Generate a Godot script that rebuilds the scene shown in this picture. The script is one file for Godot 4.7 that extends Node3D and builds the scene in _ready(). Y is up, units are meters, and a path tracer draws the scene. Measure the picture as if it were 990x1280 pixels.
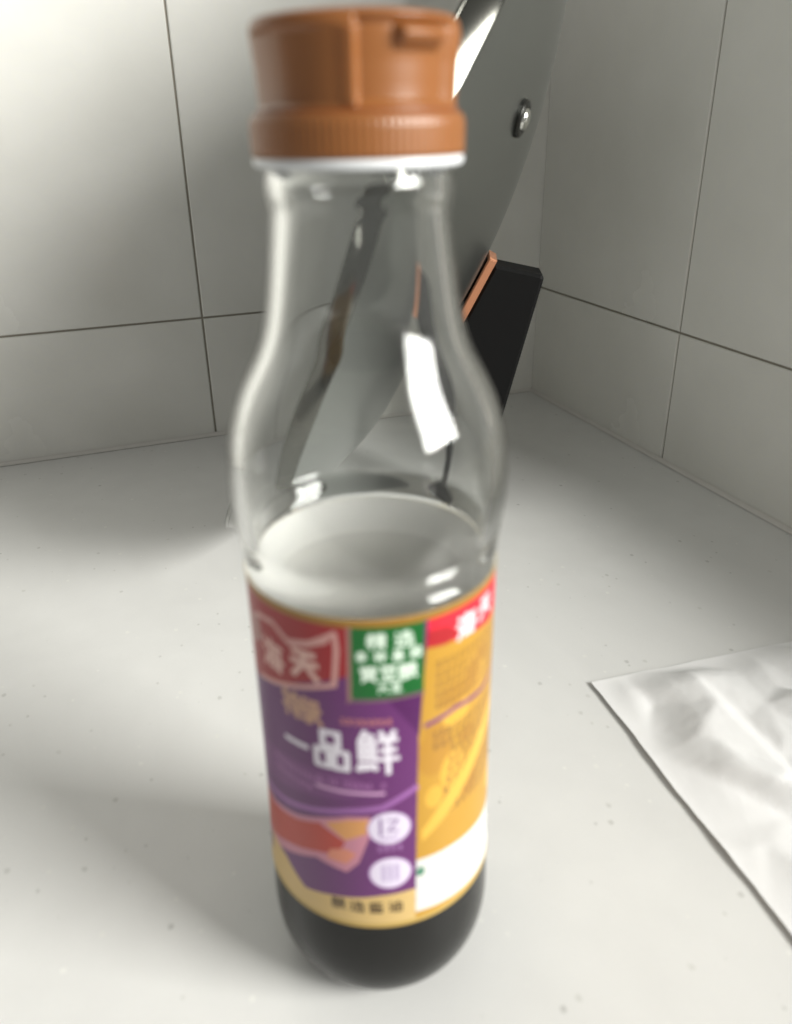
extends Node3D
# Close-up of a nearly empty soy sauce bottle on a white kitchen counter, in the corner of two tiled walls,
# with a steel pan lid standing on its rim and grip behind it and a crumpled paper napkin beside it.

const EYE := Vector3(0, 0.238, 0)
const PITCH := -0.4558
const ROLL := -0.01544
const CORNER := Vector3(0.13188, 0, -0.7477)      # foot of the corner of the two walls
const WALL_TURN := 0.3708                          # how far the walls are turned from the camera's axis
const BOTTLE := Vector3(-0.0066, 0, -0.1807)
const LABEL_TOP := 0.1387
const LABEL_LOW := 0.0392

var rng := RandomNumberGenerator.new()


# ------------------------------------------------------------------ helpers
func col(r: float, g: float, b: float) -> Color:   # a real-world (linear) base colour
	return Color(r, g, b).linear_to_srgb()

func mat(c: Color, rough := 0.5, metal := 0.0, spec := 0.5) -> StandardMaterial3D:
	var m := StandardMaterial3D.new()
	m.albedo_color = c
	m.roughness = rough
	m.metallic = metal
	m.metallic_specular = spec
	return m

func tag(o: Node, label := "", category := "", group := "", kind := "") -> Node:
	if label: o.set_meta("label", label)
	if category: o.set_meta("category", category)
	if group: o.set_meta("group", group)
	if kind: o.set_meta("kind", kind)
	return o

func root(called: String, at: Vector3, turn := 0.0) -> Node3D:
	var o := Node3D.new()
	o.name = called
	o.position = at
	o.rotation.y = turn
	add_child(o, true)
	return o

func part(called: String, mesh: Mesh, m: Material, parent: Node) -> MeshInstance3D:
	var o := MeshInstance3D.new()
	o.name = called
	o.mesh = mesh
	o.material_override = m
	parent.add_child(o, true)
	return o

# A mesh from vertices, outward normals, UVs and triangles in any order; every triangle is turned to face its normals.
func build(v: PackedVector3Array, n: PackedVector3Array, uv: PackedVector2Array, idx: PackedInt32Array) -> ArrayMesh:
	var good := PackedInt32Array()
	for i in range(0, idx.size(), 3):
		var a := idx[i]
		var b := idx[i + 1]
		var c := idx[i + 2]
		var face := (v[b] - v[a]).cross(v[c] - v[a])
		if face.length_squared() < 1e-22:
			continue
		if face.dot(n[a] + n[b] + n[c]) > 0.0:
			good.append_array([a, c, b])
		else:
			good.append_array([a, b, c])
	var arr := []
	arr.resize(Mesh.ARRAY_MAX)
	arr[Mesh.ARRAY_VERTEX] = v
	arr[Mesh.ARRAY_NORMAL] = n
	arr[Mesh.ARRAY_TEX_UV] = uv
	arr[Mesh.ARRAY_INDEX] = good
	var m := ArrayMesh.new()
	m.add_surface_from_arrays(Mesh.PRIMITIVE_TRIANGLES, arr)
	return m

# A surface P(u, v) over the unit square with smooth normals; flip turns the outside round.
func sheet(nu: int, nv: int, f: Callable, flip := false) -> ArrayMesh:
	var v := PackedVector3Array()
	var n := PackedVector3Array()
	var uv := PackedVector2Array()
	var idx := PackedInt32Array()
	for j in nv + 1:
		for i in nu + 1:
			var a := float(i) / nu
			var b := float(j) / nv
			var e := 0.0005
			v.append(f.call(a, b))
			var du: Vector3 = f.call(a + e, b) - f.call(a - e, b)
			var dv: Vector3 = f.call(a, b + e) - f.call(a, b - e)
			var nn := du.cross(dv).normalized()
			n.append(-nn if flip else nn)
			uv.append(Vector2(a, b))
	for j in nv:
		for i in nu:
			var k := j * (nu + 1) + i
			idx.append_array([k, k + 1, k + nu + 1, k + 1, k + nu + 2, k + nu + 1])
	return build(v, n, uv, idx)

# Turns a profile (radius, height) round the y axis. The outside lies to the right of the way the profile runs (upwards = outwards).
func lathe(profile: PackedVector2Array, segs := 128, from := -180.0, to := 180.0, scale_v := Vector2(0, 1)) -> ArrayMesh:
	var v := PackedVector3Array()
	var n := PackedVector3Array()
	var uv := PackedVector2Array()
	var idx := PackedInt32Array()
	var c := profile.size()
	for j in c:
		var t := (profile[mini(j + 1, c - 1)] - profile[maxi(j - 1, 0)]).normalized()
		var nn := Vector2(t.y, -t.x)
		for i in segs + 1:
			var a := deg_to_rad(lerpf(from, to, float(i) / segs))
			v.append(Vector3(profile[j].x * sin(a), profile[j].y, profile[j].x * cos(a)))
			n.append(Vector3(nn.x * sin(a), nn.y, nn.x * cos(a)))
			uv.append(Vector2(float(i) / segs, (scale_v.x - profile[j].y) / scale_v.y))
	for j in c - 1:
		for i in segs:
			var k := j * (segs + 1) + i
			idx.append_array([k, k + 1, k + segs + 1, k + 1, k + segs + 2, k + segs + 1])
	return build(v, n, uv, idx)

# A smooth curve through control points (centimetres), as metres.
func smooth(pts: Array, steps := 10, passes := 60) -> PackedVector2Array:
	var out := PackedVector2Array()
	for i in pts.size() - 1:
		var p0: Vector2 = pts[maxi(i - 1, 0)]
		var p1: Vector2 = pts[i]
		var p2: Vector2 = pts[i + 1]
		var p3: Vector2 = pts[mini(i + 2, pts.size() - 1)]
		for s in steps:
			out.append(p1.cubic_interpolate_in_time(p2, p0, p3, float(s) / steps, p1.distance_to(p2), -p0.distance_to(p1), p1.distance_to(p2) + p2.distance_to(p3)) * 0.01)
	out.append(pts[-1] * 0.01)
	for k in passes:                               # eases the small kinks out of the curve
		var was := out.duplicate()
		for i in range(1, out.size() - 1):
			out[i] = (was[i - 1] + was[i] * 2.0 + was[i + 1]) / 4.0
	return out

func cm(pts: Array) -> PackedVector2Array:
	var out := PackedVector2Array()
	for q in pts:
		out.append(q * 0.01)
	return out

# Radius of a profile at a height (profile rises).
func radius_at(profile: PackedVector2Array, y: float) -> float:
	for i in profile.size() - 1:
		if profile[i].y <= y and profile[i + 1].y > y:
			return lerpf(profile[i].x, profile[i + 1].x, (y - profile[i].y) / (profile[i + 1].y - profile[i].y))
	return profile[-1].x

# A slab with its front edges chamfered: x to the right, y up, front at z = 0, back at z = -depth.
func tile_mesh(w: float, h: float, depth: float, bev: float) -> ArrayMesh:
	var st := SurfaceTool.new()
	st.begin(Mesh.PRIMITIVE_TRIANGLES)
	var rings := [[bev, 0.0], [0.0, -bev], [0.0, -depth]]
	var quad := func(a: Vector3, b: Vector3, c: Vector3, d: Vector3):
		st.set_smooth_group(-1)
		for q in [a, c, b, a, d, c]:
			st.add_vertex(q)
	var p := func(k: int, i: int) -> Vector3:
		var inset: float = rings[k][0]
		var cx := [inset, w - inset, w - inset, inset]
		var cy := [inset, inset, h - inset, h - inset]
		return Vector3(cx[i % 4], cy[i % 4], rings[k][1])
	quad.call(p.call(0, 0), p.call(0, 1), p.call(0, 2), p.call(0, 3))
	for k in 2:
		for i in 4:
			quad.call(p.call(k + 1, i), p.call(k + 1, i + 1), p.call(k, i + 1), p.call(k, i))
	st.generate_normals()
	return st.commit()

# A flat outline (x, y) pulled out along z, half the thickness each way, with chamfered rims.
func slab(outline: PackedVector2Array, thick: float, bev: float) -> ArrayMesh:
	var st := SurfaceTool.new()
	st.begin(Mesh.PRIMITIVE_TRIANGLES)
	st.set_smooth_group(-1)
	if Geometry2D.is_polygon_clockwise(outline):
		outline.reverse()
	var inner: PackedVector2Array
	var c := outline.size()
	for i in c:
		var a := (outline[i] - outline[(i + c - 1) % c]).normalized()
		var b := (outline[(i + 1) % c] - outline[i]).normalized()
		var m := (Vector2(-a.y, a.x) + Vector2(-b.y, b.x)).normalized()
		inner.append(outline[i] + m * bev / maxf(0.5, m.dot(Vector2(-a.y, a.x))))
	var rings := [[inner, thick / 2], [outline, thick / 2 - bev], [outline, bev - thick / 2], [inner, -thick / 2]]
	var at := func(k: int, i: int) -> Vector3:
		var q: Vector2 = rings[k][0][i % c]
		return Vector3(q.x, q.y, rings[k][1])
	for k in 3:
		for i in c:
			for q in [at.call(k, i), at.call(k, i + 1), at.call(k + 1, i), at.call(k, i + 1), at.call(k + 1, i + 1), at.call(k + 1, i)]:
				st.add_vertex(q)
	var t := Geometry2D.triangulate_polygon(inner)
	for i in range(0, t.size(), 3):
		var tri := [t[i], t[i + 1], t[i + 2]]
		var pa: Vector2 = inner[tri[0]]
		if (inner[tri[1]] - pa).cross(inner[tri[2]] - pa) > 0:
			tri.reverse()
		for k in tri:
			st.add_vertex(at.call(0, k))
		tri.reverse()
		for k in tri:
			st.add_vertex(at.call(3, k))
	st.generate_normals()
	return st.commit()

func noise_texture(freq: float, size := 512, octaves := 4, as_normal := false, bump := 1.0, sd := 1) -> NoiseTexture2D:
	var f := FastNoiseLite.new()
	f.seed = sd
	f.noise_type = FastNoiseLite.TYPE_SIMPLEX_SMOOTH
	f.frequency = freq
	f.fractal_octaves = octaves
	var t := NoiseTexture2D.new()
	t.width = size
	t.height = size
	t.seamless = true
	t.noise = f
	t.as_normal_map = as_normal
	t.bump_strength = bump
	return t


func two_tones(a: Color, b: Color) -> Gradient:
	var g := Gradient.new()
	g.set_color(0, a)
	g.set_color(1, b)
	return g


# ------------------------------------------------------------------ drawing flat print
var art: Image
const PX_DEG := 2048.0 / 360.0
const PX_CM := 1024.0 / 9.95

func spot(deg: float, high: float) -> Vector2:     # degrees round the bottle and centimetres above the counter -> pixel
	return Vector2((deg + 180.0) * PX_DEG, (LABEL_TOP * 100.0 - high) * PX_CM)

func fill(poly: PackedVector2Array, c: Color) -> void:
	var lo := poly[0].y
	var hi := poly[0].y
	for q in poly:
		lo = minf(lo, q.y)
		hi = maxf(hi, q.y)
	for y in range(maxi(0, floori(lo)), mini(art.get_height(), ceili(hi) + 1)):
		var xs := []
		for i in poly.size():
			var a := poly[i]
			var b := poly[(i + 1) % poly.size()]
			if (a.y <= y + 0.5) != (b.y <= y + 0.5):
				xs.append(a.x + (b.x - a.x) * (y + 0.5 - a.y) / (b.y - a.y))
		xs.sort()
		for k in range(0, xs.size() - 1, 2):
			var x0 := maxi(0, roundi(xs[k]))
			var x1 := mini(art.get_width(), roundi(xs[k + 1]))
			if x1 > x0:
				art.fill_rect(Rect2i(x0, y, x1 - x0, 1), c)

func patch(pts: Array, c: Color) -> void:          # a filled outline given in (degrees, centimetres)
	var out := PackedVector2Array()
	for q in pts:
		out.append(spot(q.x, q.y))
	fill(out, c)

func stroke(a: Vector2, b: Vector2, wide: float, c: Color) -> void:
	var t := (b - a).normalized() * wide / 2
	var s := Vector2(-t.y, t.x)
	fill(PackedVector2Array([a - t * 0.6 + s, b + t * 0.6 + s, b + t * 0.6 - s, a - t * 0.6 - s]), c)

func line(pts: Array, wide_cm: float, c: Color) -> void:
	for i in pts.size() - 1:
		stroke(spot(pts[i].x, pts[i].y), spot(pts[i + 1].x, pts[i + 1].y), wide_cm * PX_CM, c)

func oval(deg: float, high: float, rx: float, ry: float, c: Color) -> void:
	var out := PackedVector2Array()
	for i in 40:
		out.append(spot(deg, high) + Vector2(cos(TAU * i / 40) * rx, sin(TAU * i / 40) * ry) * PX_CM)
	fill(out, c)

# Strokes of written characters on a 0..99 grid: four two-digit numbers for each stroke.
const GLYPH := {
	"海": "12122624 06382048 10922858 48063628 44189418 44348634 44343886 86348292 32609860 38848684 60426654 58666478",
	"天": "18208220 10489048 50205048 50481292 50489092",
	"一": "06509450",
	"品": "28087208 28082842 72087242 28427242 06544254 06540694 42544294 06944294 58549454 58545894 94549494 58949494",
	"鲜": "22041024 18143814 38143226 10284228 10281064 42284264 26282664 10464246 10644264 04901076 17881876 30862876 46884076 58066618 90068218 54249624 58469246 50669966 75247598",
	"特": "20081228 10264226 26062696 06644252 54189018 72047238 46389838 48609660 80448092 80927088 58686680",
	"级": "26061034 10343432 34320862 08623658 06883878 44148214 56145252 52523696 82147642 76429242 92424494 58469694",
	"精": "12161630 38123228 06404240 24082494 22420670 26444064 50149414 54269226 48389838 72067238 56505692 56509050 90509094 56649064 56789078",
	"选": "10122024 06442444 22442076 20760688 20764090 40909690 48084028 44228822 36429442 66066642 56424078 74427474 74749474 94749464",
	"非": "40064070 40702494 60066094 12224022 12444044 08664066 60229022 60449044 60669466",
	"转": "08224222 24081248 12484248 28342896 06724466 52229422 46429842 74066260 62609258 92587880 62748294",
	"基": "10169016 28042852 72047252 28287228 28407240 06549454 32540876 68549476 50585092 26747474 10949294",
	"因": "12108810 12101292 88108892 12928892 24387638 50204840 48402680 50427680",
	"黄": "10169016 34063428 66066628 06309430 50305074 22427842 22422274 78427874 22587858 22747874 36801496 64809096",
	"豆": "10109010 24267626 24262454 76267654 24547654 34624084 68626084 06929492",
	"酿": "06124412 08304230 08300894 42304294 08944294 20121856 30123254 08704270 70047612 56169016 56165690 90169048 56329032 56489048 56907082 70509894 92568068",
	"造": "08122024 06442444 22442076 20760690 20764092 40929892 48084024 44209220 36389838 68066838 48528852 48524880 88528880 48808880",
	"酱": "30043044 10121822 06402230 52044220 48128812 88125040 60186626 08509250 14601496 86608696 14608660 14968696 40503676 60506274 14848684",
	"油": "12102422 06381848 10922658 38283894 90289094 38289028 38609060 38949094 64066494",
	"大": "08369236 50064640 46401094 52389294",
}

func write(what: String, deg: float, high: float, wide: float, tall: float, weight: float, c: Color) -> void:
	var mid := spot(deg, high)
	for s in GLYPH[what].split(" "):
		var q := []
		for k in 4:
			q.append(float(s.substr(k * 2, 2)) / 100.0 - 0.5)
		stroke(mid + Vector2(q[0] * wide, q[1] * tall) * PX_CM, mid + Vector2(q[2] * wide, q[3] * tall) * PX_CM, weight * PX_CM, c)

# Rows of print too small to read.
func small_print(d0: float, d1: float, high: float, tall: float, c: Color, gap := 0.25) -> void:
	var d := d0
	while d < d1:
		var w := tall / 0.0552 * rng.randf_range(0.5, 0.9)
		if rng.randf() > gap * 0.4:
			for k in 3:
				line([Vector2(d, high + tall * (k - 1) * 0.4), Vector2(d + w * rng.randf_range(0.6, 1.0), high + tall * (k - 1) * 0.4)], tall * 0.16, c)
			line([Vector2(d + w * 0.5, high - tall * 0.5), Vector2(d + w * 0.5, high + tall * 0.5)], tall * 0.16, c)
		d += w + tall / 0.0552 * 0.3

func label_print() -> ImageTexture:
	art = Image.create(2048, 1024, false, Image.FORMAT_RGB8)
	var gold := Color(0.72, 0.545, 0.17)
	var purple := Color(0.385, 0.155, 0.40)
	var white := Color(0.90, 0.88, 0.92)
	var red := Color(0.60, 0.085, 0.12)
	var sand := Color(0.80, 0.68, 0.44)
	art.fill(gold)
	# the golden back panel, with paler and deeper drifts in its print
	for i in 26:
		var d := rng.randf_range(24.0, 150.0)
		var y := rng.randf_range(6.6, 12.0)
		oval(d, y, rng.randf_range(0.15, 0.5), rng.randf_range(0.2, 0.8), gold.lerp(Color(0.93, 0.74, 0.30) if i % 2 else Color(0.66, 0.46, 0.14), rng.randf_range(0.3, 0.7)))
	patch([Vector2(20, 13.9), Vector2(150, 13.9), Vector2(150, 12.6), Vector2(66, 12.55), Vector2(45, 12.75), Vector2(20, 12.95)], Color(0.84, 0.12, 0.20))
	patch([Vector2(20, 13.35), Vector2(34, 13.3), Vector2(44, 12.9), Vector2(34, 12.8), Vector2(20, 12.9)], Color(0.66, 0.08, 0.12))
	for k in 2:
		write(["海", "天"][k], 46.0 + 15.0 * k, 13.05 + 0.12 * k, 0.72, 0.72, 0.12, Color(0.96, 0.82, 0.84))
	for k in 5:
		small_print(29.0, 130.0, 12.3 - 0.3 * k, 0.2, Color(0.46, 0.31, 0.13), 0.0)
	line([Vector2(24, 10.62), Vector2(40, 10.78), Vector2(60, 10.66), Vector2(85, 10.8), Vector2(120, 10.7)], 0.13, Color(0.42, 0.16, 0.42))
	for k in 9:
		small_print(28.0 if k < 2 else 40.0 - k, 130.0, 10.2 - 0.33 * k, 0.23, Color(0.44, 0.30, 0.14), 0.0)
	patch([Vector2(22, 7.2), Vector2(36, 8.1), Vector2(58, 9.3), Vector2(80, 10.2), Vector2(80, 9.4), Vector2(58, 8.5), Vector2(36, 7.4), Vector2(22, 6.8)], Color(0.84, 0.66, 0.26))
	patch([Vector2(18.5, 6.2), Vector2(40, 6.15), Vector2(74, 5.95), Vector2(120, 6.0), Vector2(120, 4.1), Vector2(70, 4.08), Vector2(17.8, 4.3)], Color(0.82, 0.82, 0.81))
	for k in 4:
		line([Vector2(80.0 + 9 * k, 5.6), Vector2(80.0 + 9 * k, 4.5)], 0.1, Color(0.2, 0.2, 0.2))
	oval(21, 5.75, 0.12, 0.16, Color(0.25, 0.48, 0.38))
	# the purple front panel
	patch([Vector2(-130, 13.9), Vector2(25.5, 13.9), Vector2(23, 12.0), Vector2(20.8, 10.8), Vector2(18.8, 5.7), Vector2(18, 3.8), Vector2(-130, 3.8)], purple)
	patch([Vector2(4, 11.9), Vector2(23, 11.9), Vector2(21, 10.4), Vector2(12, 11.2)], Color(0.31, 0.07, 0.33))
	patch([Vector2(-130, 9.3), Vector2(-62, 9.0), Vector2(-42, 9.2), Vector2(-10, 9.3), Vector2(0, 8.9), Vector2(-10, 8.55), Vector2(-60, 7.9), Vector2(-130, 8.0)], Color(0.45, 0.22, 0.46))
	# red field with the shield and its characters
	patch([Vector2(-130, 13.9), Vector2(-8.6, 13.9), Vector2(-9.0, 12.3), Vector2(-30, 11.85), Vector2(-65, 11.0), Vector2(-130, 10.6)], red)
	var rosy := Color(0.80, 0.60, 0.58)
	line([Vector2(-66, 12.7), Vector2(-58, 13.1), Vector2(-46, 13.2), Vector2(-36, 12.85), Vector2(-26, 13.0), Vector2(-14, 13.45), Vector2(-13.4, 13.0), Vector2(-15.2, 12.0), Vector2(-30, 11.72), Vector2(-62, 11.15)], 0.14, rosy)
	patch([Vector2(-38, 12.95), Vector2(-26, 13.12), Vector2(-15, 13.48), Vector2(-17, 13.15), Vector2(-27, 12.9)], rosy)
	patch([Vector2(-70, 12.9), Vector2(-58, 13.0), Vector2(-56, 12.4), Vector2(-70, 11.9)], Color(0.66, 0.46, 0.44))
	write("天", -29.0, 12.42, 0.86, 0.95, 0.17, Color(0.86, 0.70, 0.66))
	write("海", -48.5, 12.2, 0.86, 0.95, 0.12, Color(0.86, 0.70, 0.66))
	# grade, name and the fine print of the purple panel
	var beige := Color(0.74, 0.58, 0.48)
	write("特", -38.0, 11.05, 0.62, 0.8, 0.13, beige)
	write("级", -27.5, 11.05, 0.62, 0.8, 0.13, beige)
	small_print(-13.0, 8.0, 10.97, 0.17, Color(0.80, 0.52, 0.46), 0.0)
	write("一", -37.0, 9.85, 0.80, 1.2, 0.15, white)
	write("品", -18.6, 10.02, 0.92, 1.25, 0.155, white)
	write("鲜", 2.2, 10.05, 1.02, 1.4, 0.14, white)
	var mauve := Color(0.66, 0.44, 0.66)
	small_print(-54.0, -24.0, 8.9, 0.16, mauve)
	small_print(-54.0, -30.0, 8.55, 0.16, mauve)
	small_print(-26.0, 4.0, 8.98, 0.15, mauve)
	line([Vector2(-27, 8.72), Vector2(4.5, 8.72)], 0.1, Color(0.80, 0.62, 0.78))
	line([Vector2(-70, 7.25), Vector2(-48, 7.5), Vector2(-30, 7.8), Vector2(-12, 8.1), Vector2(4, 8.25), Vector2(19.5, 8.75)], 0.16, Color(0.60, 0.38, 0.64))
	# orange and red sweep with its pale borders
	patch([Vector2(-130, 6.9), Vector2(-60, 6.98), Vector2(-40, 7.3), Vector2(-26, 7.62), Vector2(-12, 7.9), Vector2(-2, 7.95), Vector2(-2, 7.35), Vector2(-8, 6.3), Vector2(-14, 5.9), Vector2(-30, 6.1), Vector2(-66, 5.1), Vector2(-130, 5.0)], Color(0.76, 0.50, 0.58))
	patch([Vector2(-130, 6.75), Vector2(-60, 6.83), Vector2(-40, 7.12), Vector2(-27, 7.42), Vector2(-14, 7.0), Vector2(-18, 6.5), Vector2(-30, 6.32), Vector2(-48, 5.95), Vector2(-66, 5.45), Vector2(-130, 5.3)], Color(0.70, 0.23, 0.17))
	patch([Vector2(-24, 7.5), Vector2(-12, 7.78), Vector2(-2.5, 7.85), Vector2(-2.5, 7.4), Vector2(-14, 7.05)], Color(0.82, 0.58, 0.34))
	patch([Vector2(-22, 6.6), Vector2(-14, 6.75), Vector2(-9, 6.6), Vector2(-14, 6.2), Vector2(-24, 6.25)], Color(0.83, 0.52, 0.42))
	# gold band along the foot, with the kind of sauce
	patch([Vector2(-130, 4.5), Vector2(-60, 4.5), Vector2(-40, 4.65), Vector2(-22, 4.9), Vector2(2, 5.12), Vector2(18.5, 5.2), Vector2(18, 3.8), Vector2(-130, 3.8)], sand)
	patch([Vector2(-70, 5.4), Vector2(-52, 5.25), Vector2(-36, 4.6), Vector2(-70, 4.4)], sand)
	for k in 4:
		write(["酿", "造", "酱", "油"][k], -19.0 + 9.2 * k, 4.68, 0.40, 0.42, 0.055, Color(0.30, 0.22, 0.10))
	for y in [7.52, 5.93]:
		oval(6.6, y, 0.57, 0.57, Color(0.68, 0.52, 0.74))
		oval(6.6, y, 0.53, 0.53, Color(0.86, 0.82, 0.90))
	line([Vector2(2.6, 7.85), Vector2(2.6, 7.3)], 0.09, Color(0.55, 0.45, 0.62))
	line([Vector2(6.0, 7.8), Vector2(10.6, 7.8), Vector2(6.2, 7.45), Vector2(10.6, 7.4)], 0.06, Color(0.55, 0.45, 0.62))
	line([Vector2(6.0, 7.42), Vector2(10.4, 7.78)], 0.06, Color(0.55, 0.45, 0.62))
	line([Vector2(2.4, 7.18), Vector2(10.4, 7.18)], 0.05, Color(0.62, 0.5, 0.7))
	small_print(1.0, 12.0, 6.82, 0.17, Color(0.66, 0.48, 0.70), 0.0)
	for k in 3:
		line([Vector2(3.4 + 3.1 * k, 6.2), Vector2(3.4 + 3.1 * k, 5.68)], 0.12, Color(0.74, 0.68, 0.80))
	# the green box
	patch([Vector2(-8.8, 13.75), Vector2(-7.0, 13.75), Vector2(-7.6, 11.6), Vector2(-9.8, 11.5)], Color(0.60, 0.44, 0.42))
	patch([Vector2(-7.0, 13.75), Vector2(23.6, 13.75), Vector2(23.0, 11.72), Vector2(-8.0, 11.66)], Color(0.0, 0.37, 0.13))
	line([Vector2(-9, 11.6), Vector2(23, 11.66)], 0.07, Color(0.45, 0.38, 0.36))
	var pale := Color(0.84, 0.90, 0.84)
	write("精", 3.0, 13.28, 0.46, 0.46, 0.065, pale)
	write("选", 14.6, 13.28, 0.46, 0.46, 0.065, pale)
	for k in 4:
		write(["非", "转", "基", "因"][k], -3.2 + 7.6 * k, 12.86, 0.27, 0.30, 0.05, pale)
	for k in 3:
		write(["黄", "豆", "酿"][k], -0.4 + 8.2 * k, 12.38, 0.44, 0.46, 0.07, pale)
	for k in 2:
		write(["大", "豆"][k], 5.4 + 5.6 * k, 11.96, 0.28, 0.28, 0.045, pale)
	# gold edges at head and foot
	patch([Vector2(-180, 13.9), Vector2(180, 13.9), Vector2(180, 13.66), Vector2(-180, 13.66)], Color(0.60, 0.44, 0.15))
	patch([Vector2(-180, 4.08), Vector2(180, 4.08), Vector2(180, 3.8), Vector2(-180, 3.8)], Color(0.72, 0.60, 0.32))
	art.generate_mipmaps()
	return ImageTexture.create_from_image(art)

# White quartz: fine mottling, faint blotches and sparse grey and pale specks.
func quartz_texture() -> ImageTexture:
	var size := 1024
	var im := Image.create(size, size, false, Image.FORMAT_RGB8)
	var f := FastNoiseLite.new()
	f.seed = 5
	f.frequency = 0.012
	f.fractal_octaves = 4
	for y in size:
		for x in size:
			var a := TAU * x / size
			var b := TAU * y / size
			var k := f.get_noise_3d(cos(a) * 163.0 + cos(b) * 40.0, sin(a) * 163.0, sin(b) * 163.0)
			var g := f.get_noise_2d(x * 40.0, y * 40.0)
			var c := 0.88 + 0.014 * k + 0.012 * g
			im.set_pixel(x, y, Color(c, c, c * 0.992))
	for i in 520:
		var p := Vector2i(rng.randi_range(3, size - 4), rng.randi_range(3, size - 4))
		var r := rng.randi_range(1, 2) if rng.randf() < 0.8 else 3
		var shade := rng.randf_range(0.70, 0.82) if rng.randf() < 0.55 else rng.randf_range(0.90, 0.95)
		for dy in range(-r, r + 1):
			for dx in range(-r, r + 1):
				if Vector2(dx, dy * rng.randf_range(0.8, 1.3)).length() < r:
					im.set_pixel(p.x + dx, p.y + dy, im.get_pixel(p.x + dx, p.y + dy).lerp(Color(shade, shade, shade * 0.98), 0.6))
	im.generate_mipmaps()
	return ImageTexture.create_from_image(im)


# ------------------------------------------------------------------ the scene
func _ready() -> void:
	rng.seed = 77
	# camera
	var cam := Camera3D.new()
	cam.name = "camera"
	cam.fov = 64.91
	cam.near = 0.01
	cam.far = 20.0
	cam.transform = Transform3D(Basis(Vector3.RIGHT, PITCH) * Basis(Vector3.BACK, ROLL), EYE)
	var lens := CameraAttributesPhysical.new()
	lens.frustum_focal_length = 12.0 / tan(deg_to_rad(64.91 / 2.0))
	lens.frustum_focus_distance = 0.55
	lens.frustum_near = 0.01
	lens.frustum_far = 20.0
	lens.exposure_aperture = 6.3
	cam.attributes = lens
	add_child(cam)
	cam.current = true
	# the dim room all round
	var env := Environment.new()
	env.background_mode = Environment.BG_COLOR
	env.background_color = col(0.082, 0.0815, 0.077)
	env.tonemap_mode = Environment.TONE_MAPPER_LINEAR
	env.tonemap_exposure = 3.6
	env.sdfgi_enabled = true
	env.ssao_enabled = true
	env.ssil_enabled = true
	var we := WorldEnvironment.new()
	we.name = "world_environment"
	we.environment = env
	add_child(we)
	# daylight from a window beyond the end of the side wall, out of the frame to the right
	var inward := Vector3(-cos(WALL_TURN), 0, sin(WALL_TURN))
	var along := Vector3(sin(WALL_TURN), 0, cos(WALL_TURN))
	var lamp := AreaLight3D.new()
	lamp.name = "window_light"
	lamp.area_size = Vector2(0.8, 0.85)
	lamp.area_normalize_energy = true
	lamp.light_energy = 2.0
	lamp.light_color = Color(1.0, 0.995, 0.972)
	lamp.area_range = 6.0
	lamp.area_attenuation = 2.0
	lamp.shadow_enabled = true
	var towards := Vector3(0.914, 0, 0.407)
	lamp.position = BOTTLE + towards * 1.6 + Vector3(0, 0.86, 0)
	add_child(lamp)
	lamp.look_at_from_position(lamp.position, lamp.position - towards)

	setting(inward, along)
	pan_lid()
	bottle()
	napkin()


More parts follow.
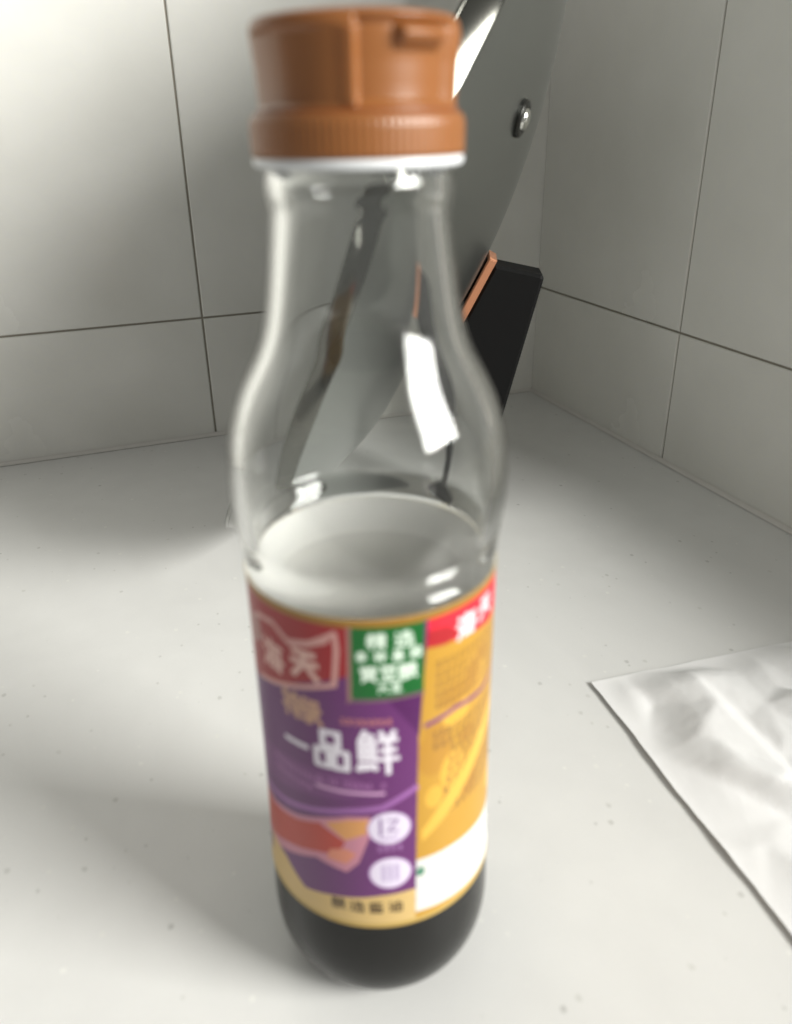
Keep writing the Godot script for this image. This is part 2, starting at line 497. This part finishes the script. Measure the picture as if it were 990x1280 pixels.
func setting(inward: Vector3, along: Vector3) -> void:
	# walls: a mortar slab with glazed tiles standing 1.5 mm proud of the joints
	var grout := mat(Color(0.60, 0.58, 0.54), 0.9)
	var glaze := []
	var waves := noise_texture(0.006, 512, 2, true, 3.0, 11)
	var mottle := noise_texture(0.008, 512, 5, false, 1.0, 31)
	mottle.color_ramp = two_tones(Color(0.955, 0.955, 0.95), Color(1, 1, 1))
	var gloss := noise_texture(0.007, 512, 5, false, 1.0, 32)
	gloss.color_ramp = two_tones(Color(0.10, 0.10, 0.10), Color(0.30, 0.30, 0.30))
	for i in 3:
		var m := mat(Color(0.935, 0.932, 0.913).lightened(0.012 * i), 0.16)
		m.albedo_texture = mottle
		m.roughness = 1.0
		m.roughness_texture = gloss
		m.normal_enabled = true
		m.normal_texture = waves
		m.normal_scale = 0.05
		m.uv1_triplanar = true
		m.uv1_scale = Vector3(1.7, 1.7, 1.7)
		glaze.append(m)
	# back wall: local x runs from the corner to the left... its frame: x = right, z = out of the wall
	var back := root("back_wall", CORNER, WALL_TURN)
	tag(back, "pale glossy tiled wall on the left behind the bottle", "", "", "structure")
	var rows := [[0.0, 0.098], [0.098, 0.698], [0.698, 1.1]]
	wall(back, [[-1.21, 0.012, -0.04, 1.1]], [[-1.2026, -0.9026], [-0.9026, -0.6026], [-0.6026, -0.3026], [-0.3026, 0.004]], rows, grout, glaze)
	var side := root("side_wall", CORNER, WALL_TURN - PI / 2)
	tag(side, "shaded grey tiled wall on the right of the corner", "", "", "structure")
	wall(side, [[0.0, 0.37, -0.04, 1.1], [0.37, 1.2, -0.04, 0.131]], [[-0.0007, 0.1946], [0.1946, 0.37]], rows, grout, glaze)
	wall(side, [], [[0.37, 0.4946], [0.4946, 0.7946], [0.7946, 1.0946]], [[0.0, 0.098], [0.098, 0.133]], grout, glaze)    # the low sill under the window
	# countertop: one stone slab that ends at the front edge, behind the camera
	var top := MeshInstance3D.new()
	top.name = "countertop"
	top.mesh = tile_mesh(2.2, 0.66, 0.04, 0.003)
	var stone := mat(Color.WHITE, 0.32)
	stone.albedo_texture = quartz_texture()
	stone.uv1_triplanar = true
	stone.uv1_scale = Vector3(2.6, 2.6, 2.6)
	top.material_override = stone
	top.transform = Transform3D(Basis(Vector3.UP, WALL_TURN) * Basis(Vector3.RIGHT, -PI / 2), CORNER + Basis(Vector3.UP, WALL_TURN) * Vector3(-1.2, 0, 0.66))
	add_child(top, true)
	tag(top, "white speckled stone countertop running into the tiled corner", "", "", "structure")

# Mortar slabs (x0, x1, y0, y1) with tiles standing proud of them in the given columns and rows.
func wall(w: Node3D, slabs: Array, columns: Array, rows: Array, grout: Material, glaze: Array) -> void:
	for q in slabs:
		part("mortar", tile_mesh(q[1] - q[0], q[3] - q[2], 0.04, 0.0005), grout, w).position = Vector3(q[0], q[2], -0.0015)
	var joint := 0.0015
	var n := 0
	for c in columns:
		for row in rows:
			var t := part("tile", tile_mesh(c[1] - c[0] - joint, row[1] - row[0] - joint, 0.008, 0.0007), glaze[n % 3], w)
			t.position = Vector3(c[0] + joint / 2, row[0] + joint / 2, 0.0)
			n += 1
	if slabs.is_empty():
		return
	# bead of sealant along the foot of the wall
	var x0: float = maxf(slabs[0][0], -1.2)
	var x1: float = minf(columns[-1][1], 1.2)
	var bead := sheet(2, 8, func(a: float, q: float) -> Vector3:
		var ang := q * PI / 2
		return Vector3(lerpf(x0, x1, a), 0.0003 + 0.0028 * (1.0 - sin(ang)), 0.0028 * (1.0 - cos(ang)) + 0.0002))
	part("sealant_bead", bead, mat(Color(0.87, 0.86, 0.84), 0.5), w)


func bottle() -> void:
	var o := root("soy_sauce_bottle", BOTTLE)
	tag(o, "clear glass soy sauce bottle with brown cap and purple and gold label", "bottle")
	var outer := smooth([Vector2(2.05, 0.0), Vector2(2.5, 0.12), Vector2(2.88, 0.45), Vector2(3.17, 1.0), Vector2(3.34, 1.7), Vector2(3.37, 2.5), Vector2(3.31, 3.5), Vector2(3.26, 4.1), Vector2(3.2, 6.0), Vector2(3.165, 8.0), Vector2(3.16, 10.0), Vector2(3.155, 12.6), Vector2(3.15, 13.5), Vector2(3.185, 14.2), Vector2(3.31, 15.1), Vector2(3.395, 15.8), Vector2(3.37, 16.7), Vector2(3.2, 17.57), Vector2(2.92, 18.29), Vector2(2.62, 18.81), Vector2(2.37, 19.33), Vector2(2.22, 19.85), Vector2(2.09, 20.7), Vector2(1.98, 21.5), Vector2(1.92, 22.0), Vector2(1.92, 22.15), Vector2(1.98, 22.3), Vector2(1.98, 22.72), Vector2(1.9, 22.9), Vector2(1.75, 23.1), Vector2(1.72, 24.5), Vector2(1.66, 24.9), Vector2(1.5, 24.98)])
	var inner := smooth([Vector2(1.36, 24.9), Vector2(1.34, 24.4), Vector2(1.38, 23.0), Vector2(1.5, 22.4), Vector2(1.6, 21.6), Vector2(1.72, 20.7), Vector2(1.86, 19.85), Vector2(2.02, 19.33), Vector2(2.28, 18.81), Vector2(2.6, 18.2), Vector2(2.88, 17.45), Vector2(3.03, 16.65), Vector2(3.06, 15.8), Vector2(2.97, 15.1), Vector2(2.85, 14.2), Vector2(2.81, 13.5), Vector2(2.81, 12.6), Vector2(2.82, 10.0), Vector2(2.83, 8.0), Vector2(2.86, 6.0), Vector2(2.92, 4.1), Vector2(2.98, 3.0), Vector2(3.02, 2.0), Vector2(2.95, 1.35), Vector2(2.7, 0.95), Vector2(2.2, 0.8), Vector2(0.8, 0.85), Vector2(0.0, 1.0)])
	var rev := inner.duplicate()
	rev.reverse()
	# from the top edge of the label upwards: thick clear glass
	var cut := LABEL_TOP + 0.0005
	var upper := PackedVector2Array([Vector2(radius_at(outer, cut), cut)])
	for q in outer:
		if q.y > cut + 0.0003:
			upper.append(q)
	var bore := PackedVector2Array()               # the inside runs parallel to the outside, 3.4 mm in, and meets it at the label
	for i in range(1, outer.size() - 1):
		var t := (outer[i + 1] - outer[i - 1]).normalized()
		var q := outer[i] + Vector2(-t.y, t.x) * 0.0034 * smoothstep(cut, cut + 0.009, outer[i].y)
		if q.y > cut + 0.0003 and q.y < 0.243:
			bore.append(q)
	bore.reverse()
	upper.append_array(cm([Vector2(1.40, 24.9)]))
	upper.append_array(bore)
	var glass := mat(Color(0.995, 1.0, 0.997, 0.0), 0.0)
	glass.refraction_enabled = true
	glass.refraction_scale = 0.05
	glass.transparency = BaseMaterial3D.TRANSPARENCY_ALPHA
	part("glass_shoulder", lathe(upper, 192), glass, o)
	# the lower half, behind the label
	var lower := smooth([Vector2(0.0, 0.45), Vector2(1.1, 0.32), Vector2(1.8, 0.08)])
	for q in outer:
		if q.y < cut - 0.0003:
			lower.append(q)
	lower.append(Vector2(radius_at(outer, cut), cut - 0.0001))
	var pane := mat(Color(0.9, 0.92, 0.91, 0.01), 0.02, 0.0, 0.2)
	pane.transparency = BaseMaterial3D.TRANSPARENCY_ALPHA
	part("glass_body", lathe(lower, 160), pane, o)
	# the sauce fills the foot of the bottle
	var level := 0.096
	var sauce := PackedVector2Array()
	for q in lower:
		if q.y < level - 0.001:
			sauce.append(Vector2(maxf(q.x - 0.0003, 0.0), q.y + 0.0003))
	sauce.append(Vector2(radius_at(outer, level) - 0.0006, level))
	sauce.append(Vector2(radius_at(outer, level) - 0.0016, level - 0.0006))
	sauce.append(Vector2(0.0, level - 0.0006))
	part("soy_sauce", lathe(sauce, 128), mat(col(0.006, 0.0055, 0.005), 0.12, 0.0, 0.24), o)
	# the film the sauce has left above it on the inside
	var film := PackedVector2Array()
	for i in 14:
		var y := lerpf(level + 0.001, 0.1295, i / 13.0)
		film.append(Vector2(radius_at(rev, y) - 0.0004, y))
	var tint := mat(Color(0.62, 0.60, 0.50, 0.10), 0.4)
	tint.transparency = BaseMaterial3D.TRANSPARENCY_ALPHA
	part("sauce_film", lathe(film, 128), tint, o)
	# the paper label goes right round: print outside, white inside
	var wrap := PackedVector2Array()
	var lining := PackedVector2Array()
	for i in 61:
		var y := lerpf(LABEL_LOW, LABEL_TOP, i / 60.0)
		wrap.append(Vector2(radius_at(outer, y) + 0.00035, y))
		lining.append(Vector2(radius_at(outer, y) + 0.00012, y))
	lining.reverse()
	var print_mat := mat(Color.WHITE, 0.38)
	print_mat.albedo_texture = label_print()
	var lab := part("paper_label", lathe(wrap, 180, -180, 180, Vector2(LABEL_TOP, LABEL_TOP - LABEL_LOW)), print_mat, o)
	part("label_lining", lathe(lining, 180), mat(Color(0.95, 0.945, 0.93), 0.7), lab)
	part("label_edge", lathe(PackedVector2Array([wrap[60], Vector2((wrap[60].x + lining[0].x) / 2, LABEL_TOP + 0.00003), lining[0]]), 128), mat(Color(0.85, 0.8, 0.66), 0.7), lab)
	# white neck ring and the brown cap
	var ring := lathe(cm([Vector2(1.8, 22.92), Vector2(2.06, 22.92), Vector2(2.13, 22.95), Vector2(2.15, 23.0), Vector2(2.15, 23.1), Vector2(2.1, 23.13), Vector2(1.8, 23.13)]), 128)
	part("neck_ring", ring, mat(Color(0.88, 0.89, 0.90), 0.35), o)
	var brown := mat(Color(0.55, 0.345, 0.18), 0.32)
	brown.subsurf_scatter_enabled = true
	brown.subsurf_scatter_strength = 0.05
	var base := part("cap_base", sheet(360, 20, cap_base_shape), brown, o)
	part("cap_base_seam", lathe(cm([Vector2(1.9, 23.86), Vector2(2.03, 23.86), Vector2(2.03, 23.95), Vector2(1.9, 23.95)]), 96), mat(Color(0.50, 0.26, 0.11), 0.5), base)
	var lid := part("cap_lid", sheet(480, 72, cap_lid_shape), brown, o)
	part("thumb_tab", sheet(32, 20, thumb_tab_shape), brown, lid)

# Lower half of the cap, with fine upright ribs.
func cap_base_shape(a: float, b: float) -> Vector3:
	var ang := (a - 0.5) * TAU
	var path := [Vector2(1.95, 23.11), Vector2(2.11, 23.11), Vector2(2.165, 23.15), Vector2(2.165, 23.70), Vector2(2.14, 23.8), Vector2(2.08, 23.9), Vector2(1.95, 23.9)]
	var q := along_path(path, b)
	var r := q.x
	if r > 2.13:
		r += 0.004 * clampf(cos(ang * 90.0) * 1.6, -1, 1)
	return Vector3(r * sin(ang), q.y, r * cos(ang)) * 0.01

# Flip-up top of the cap: a drum with rounded shoulder, and a thumb recess on its right front.
func cap_lid_shape(a: float, b: float) -> Vector3:
	var ang := (a - 0.5) * TAU
	var path := [Vector2(1.9, 23.9), Vector2(1.97, 23.91), Vector2(1.985, 23.95), Vector2(1.99, 24.3), Vector2(2.01, 24.7), Vector2(2.045, 25.0), Vector2(2.06, 25.2), Vector2(2.03, 25.36), Vector2(1.99, 25.45), Vector2(1.91, 25.5), Vector2(1.6, 25.55), Vector2(0.8, 25.57), Vector2(0.0, 25.58)]
	var q := along_path(path, b)
	var d := rad_to_deg(ang)
	var r := q.x
	if r > 1.7:
		var dip := smoothstep(1.0, 4.0, d) * (1.0 - smoothstep(58.0, 74.0, d))
		dip *= smoothstep(23.97, 24.12, q.y) * (1.0 - smoothstep(25.28, 25.42, q.y))
		r -= 0.17 * dip
		var scoop := (1.0 - smoothstep(1.0, 3.0, d)) * smoothstep(23.95, 24.05, q.y) * (1.0 - smoothstep(25.18, 25.3, q.y))
		r += scoop * (0.05 * smoothstep(-10.0, 0.0, d) - 0.15 * smoothstep(-95.0, -60.0, d) * (1.0 - clampf((d + 52.0) / 52.0, 0.0, 1.0)))
	return Vector3(r * sin(ang), q.y, r * cos(ang)) * 0.01

# The lip under the top that the thumb pushes up.
func thumb_tab_shape(a: float, b: float) -> Vector3:
	var d := lerpf(22.0, 58.0, clampf(a, 0, 1))
	var grow := sin(PI * clampf(a, 0.0, 1.0))
	var path := [Vector2(1.86, 24.86), Vector2(2.03, 24.98), Vector2(2.12, 25.06), Vector2(2.14, 25.14), Vector2(2.1, 25.22), Vector2(1.9, 25.3)]
	var q := along_path(path, b)
	var r := lerpf(1.86, q.x, clampf(grow * 2.2, 0.0, 1.0))
	var ang := deg_to_rad(d)
	return Vector3(r * sin(ang), q.y, r * cos(ang)) * 0.01

func along_path(path: Array, t: float) -> Vector2:
	t = clampf(t, 0.0, 1.0)
	var total := 0.0
	for i in path.size() - 1:
		total += path[i].distance_to(path[i + 1])
	var left := t * total
	for i in path.size() - 1:
		var d: float = path[i].distance_to(path[i + 1])
		if left <= d:
			return path[i].lerp(path[i + 1], left / maxf(d, 1e-9))
		left -= d
	return path[-1]


func pan_lid() -> void:
	# stands on its rim and on the foot of its grip, dome side towards the corner
	var axis := Vector3(0.88015, -0.46745, 0.08261).normalized()
	var up := (Vector3.UP - axis * axis.y).normalized()
	var third := up.cross(axis)
	var middle := Vector3(0.00355, 0.17376, -0.5060)
	var o := root("pan_lid", Vector3.ZERO)
	o.transform = Transform3D(Basis(up * 1.027, axis * 1.027, third * 1.027), middle)
	tag(o, "large domed grey steel pan lid standing on edge behind the bottle", "lid")
	var r := 0.1913
	var high := 0.0500
	var big := (r * r + high * high) / (2 * high)
	var shell := PackedVector2Array()
	for i in 49:                                   # outside, from rim to top
		var a := asin(r / big) * (1.0 - i / 48.0)
		shell.append(Vector2(big * sin(a), high - big + big * cos(a)))
	var inside := PackedVector2Array()
	for i in 49:
		var a := asin(r / big) * i / 48.0
		inside.append(Vector2((big - 0.0012) * sin(a), high - big + (big - 0.0012) * cos(a)))
	shell.append_array(inside)
	var steel := mat(Color(0.62, 0.63, 0.62), 0.3, 1.0)
	steel.normal_enabled = true
	steel.normal_texture = noise_texture(0.01, 256, 3, true, 2.0, 3)
	steel.normal_scale = 0.06
	steel.uv1_triplanar = true
	steel.uv1_scale = Vector3(6, 6, 6)
	part("dome", lathe(shell, 192), steel, o)
	# flared dark skirt round the foot, closed by a rolled edge
	var dark := mat(Color(0.42, 0.42, 0.40), 0.13, 1.0)
	var skirt := PackedVector2Array([Vector2(0.1895, -0.0012), Vector2(0.1931, -0.0117)])
	for i in 11:
		var a := -PI * 0.75 + PI * 1.2 * i / 10.0
		skirt.append(Vector2(0.1940 + 0.0012 * cos(a), -0.0123 + 0.0012 * sin(a)))
	skirt.append_array(PackedVector2Array([Vector2(0.1948, -0.0112), Vector2(0.1932, -0.0052), Vector2(0.1917, -0.0004), Vector2(0.1911, 0.0001), Vector2(0.1895, -0.0003)]))
	part("skirt", lathe(skirt, 224), dark, o)
	# steam vent: an eyelet with a bright pin
	var at := Vector3(0.0835, 0.0267, -0.1045)
	var out := (at - Vector3(0, high - big, 0)).normalized()
	var eyelet := Node3D.new()
	eyelet.name = "steam_vent"
	eyelet.transform = Transform3D(Basis(Quaternion(Vector3.UP, out)), out * big + Vector3(0, high - big, 0))
	o.add_child(eyelet, true)
	var ring := PackedVector2Array()
	for i in 13:
		var a := TAU * i / 12.0 - PI
		ring.append(Vector2(0.0062 + 0.0016 * cos(a), 0.0008 + 0.0014 * sin(a)))
	part("eyelet_ring", lathe(ring, 40), mat(Color(0.16, 0.16, 0.15), 0.3, 0.6), eyelet)
	part("pin", lathe(PackedVector2Array([Vector2(0.0048, 0.0002), Vector2(0.0046, 0.0022), Vector2(0.0036, 0.0034), Vector2(0.002, 0.004), Vector2(0.0, 0.0042)]), 32), mat(Color(0.86, 0.86, 0.84), 0.15, 1.0), eyelet)
	# handle: black collar, copper-coloured washer, black grip that reaches down to the counter
	var black := mat(Color(0.035, 0.035, 0.037), 0.65, 0.0, 0.3)
	part("handle_collar", slab(PackedVector2Array([Vector2(0.0160, 0.0440), Vector2(0.0145, 0.0518), Vector2(-0.0195, 0.0518), Vector2(-0.0215, 0.0440)]), 0.026, 0.002), black, o)
	part("handle_plate", slab(PackedVector2Array([Vector2(0.0168, 0.0518), Vector2(0.0168, 0.0566), Vector2(-0.0232, 0.0570), Vector2(-0.0232, 0.0522)]), 0.029, 0.0008), mat(Color(0.80, 0.56, 0.43), 0.35, 0.6), o)
	var outline := PackedVector2Array([Vector2(0.0140, 0.0567), Vector2(0.0218, 0.0832), Vector2(0.0206, 0.0852), Vector2(-0.0660, 0.1075), Vector2(-0.1255, 0.1235), Vector2(-0.1270, 0.1200), Vector2(-0.1010, 0.1130), Vector2(-0.0790, 0.1020), Vector2(-0.0530, 0.0846), Vector2(-0.0378, 0.0702), Vector2(-0.0230, 0.0569)])
	part("grip", slab(outline, 0.026, 0.0018), black, o)


func napkin() -> void:
	# a crumpled square of soft paper lying to the right of the bottle
	var at := Vector3(0.0892, 0, -0.3005)
	var side := Vector3(0.2613, 0, 0.9653)         # the edge that runs towards the camera
	var turn := atan2(side.x, side.z)
	var o := root("paper_napkin", at, turn)
	tag(o, "crumpled white paper napkin lying flat on the counter at right", "napkin")
	# crumpling: flat facets between scattered high and low points, drawn out along the folds
	var dice := RandomNumberGenerator.new()
	dice.seed = 29
	var size := 0.21
	var grain := Vector2.from_angle(1.15)
	var flat := PackedVector2Array()
	var tops := PackedFloat32Array()
	for i in 330:
		var q := Vector2(dice.randf_range(-0.05, 0.26), dice.randf_range(-0.05, 0.26))
		flat.append(Vector2(q.dot(grain) * 0.55, q.dot(grain.orthogonal())))
		tops.append(pow(dice.randf(), 1.3) * 0.0120)
	var tris := Geometry2D.triangulate_delaunay(flat)
	var n := 128
	var relief := PackedFloat32Array()
	relief.resize((n + 1) * (n + 1))
	for t in range(0, tris.size(), 3):
		var a := flat[tris[t]]
		var b := flat[tris[t + 1]]
		var c := flat[tris[t + 2]]
		var area := (b - a).cross(c - a)
		if absf(area) < 1e-9:
			continue
		var box := Rect2(-1, -1, 0, 0)
		for k in 3:                                # the facet's box on the sheet
			var q := flat[tris[t + k]]
			var w := grain * (q.x / 0.55) + grain.orthogonal() * q.y
			box = Rect2(w, Vector2.ZERO) if k == 0 else box.expand(w)
		for j in range(maxi(0, floori(box.position.y / size * n)), mini(n, ceili(box.end.y / size * n)) + 1):
			for i in range(maxi(0, floori(box.position.x / size * n)), mini(n, ceili(box.end.x / size * n)) + 1):
				var w := Vector2(i, j) * size / n
				var q := Vector2(w.dot(grain) * 0.55, w.dot(grain.orthogonal()))
				var u := (b - q).cross(c - q) / area
				var v := (c - q).cross(a - q) / area
				if u >= -1e-4 and v >= -1e-4 and u + v <= 1.0002:
					relief[j * (n + 1) + i] = u * tops[tris[t]] + v * tops[tris[t + 1]] + (1.0 - u - v) * tops[tris[t + 2]]
	for pass_no in 1:                              # soft paper: the creases are a little rounded
		var was := relief.duplicate()
		for j in range(1, n):
			for i in range(1, n):
				var k := j * (n + 1) + i
				relief[k] = (was[k] * 2.0 + was[k - 1] + was[k + 1] + was[k - n - 1] + was[k + n + 1]) / 6.0
	var bumps := func(x: float, z: float) -> float:
		var fx := clampf(x / size * n, 0.0, n - 0.001)
		var fz := clampf(z / size * n, 0.0, n - 0.001)
		var k := int(fz) * (n + 1) + int(fx)
		return lerpf(lerpf(relief[k], relief[k + 1], fx - int(fx)), lerpf(relief[k + n + 1], relief[k + n + 2], fx - int(fx)), fz - int(fz))
	var e := FastNoiseLite.new()
	e.seed = 4
	e.frequency = 9.0
	var shape := func(a: float, b: float, lift: float) -> Vector3:
		var x := a * size
		var z := b * size
		var inside := (0.06 + 0.94 * smoothstep(0.0, 0.03, x)) * smoothstep(-0.004, 0.022, z)
		var y := 0.0011 + 0.0005 * e.get_noise_2d(x, z)
		y += inside * (bumps.call(x, z) + 0.0012 * e.get_noise_2d(x * 1.6, z * 1.2))
		y += 0.0004 * exp(-x / 0.006) * (0.6 + e.get_noise_2d(z * 2.0, 3.0))
		y = y if y > 0.0016 else 0.0008 + 0.0008 * exp((y - 0.0016) / 0.0008)
		var wob := 0.0010 * e.get_noise_2d(z * 2.5, 9.0)
		return Vector3(x + wob, y + lift, z + 0.0008 * e.get_noise_2d(x * 2.5, 5.0))
	var paper := mat(Color(0.94, 0.94, 0.94), 0.85)
	paper.backlight_enabled = true
	paper.backlight = Color(0.18, 0.18, 0.18)
	paper.normal_enabled = true
	paper.normal_texture = noise_texture(0.08, 512, 3, true, 3.0, 9)
	paper.normal_scale = 0.03
	paper.uv1_triplanar = true
	paper.uv1_scale = Vector3(8, 8, 8)
	part("top_ply", sheet(128, 128, func(a: float, b: float) -> Vector3: return shape.call(a, b, 0.0), true), paper, o)
	part("bottom_ply", sheet(60, 60, func(a: float, b: float) -> Vector3: return shape.call(a, b, -0.0005), false), paper, o)
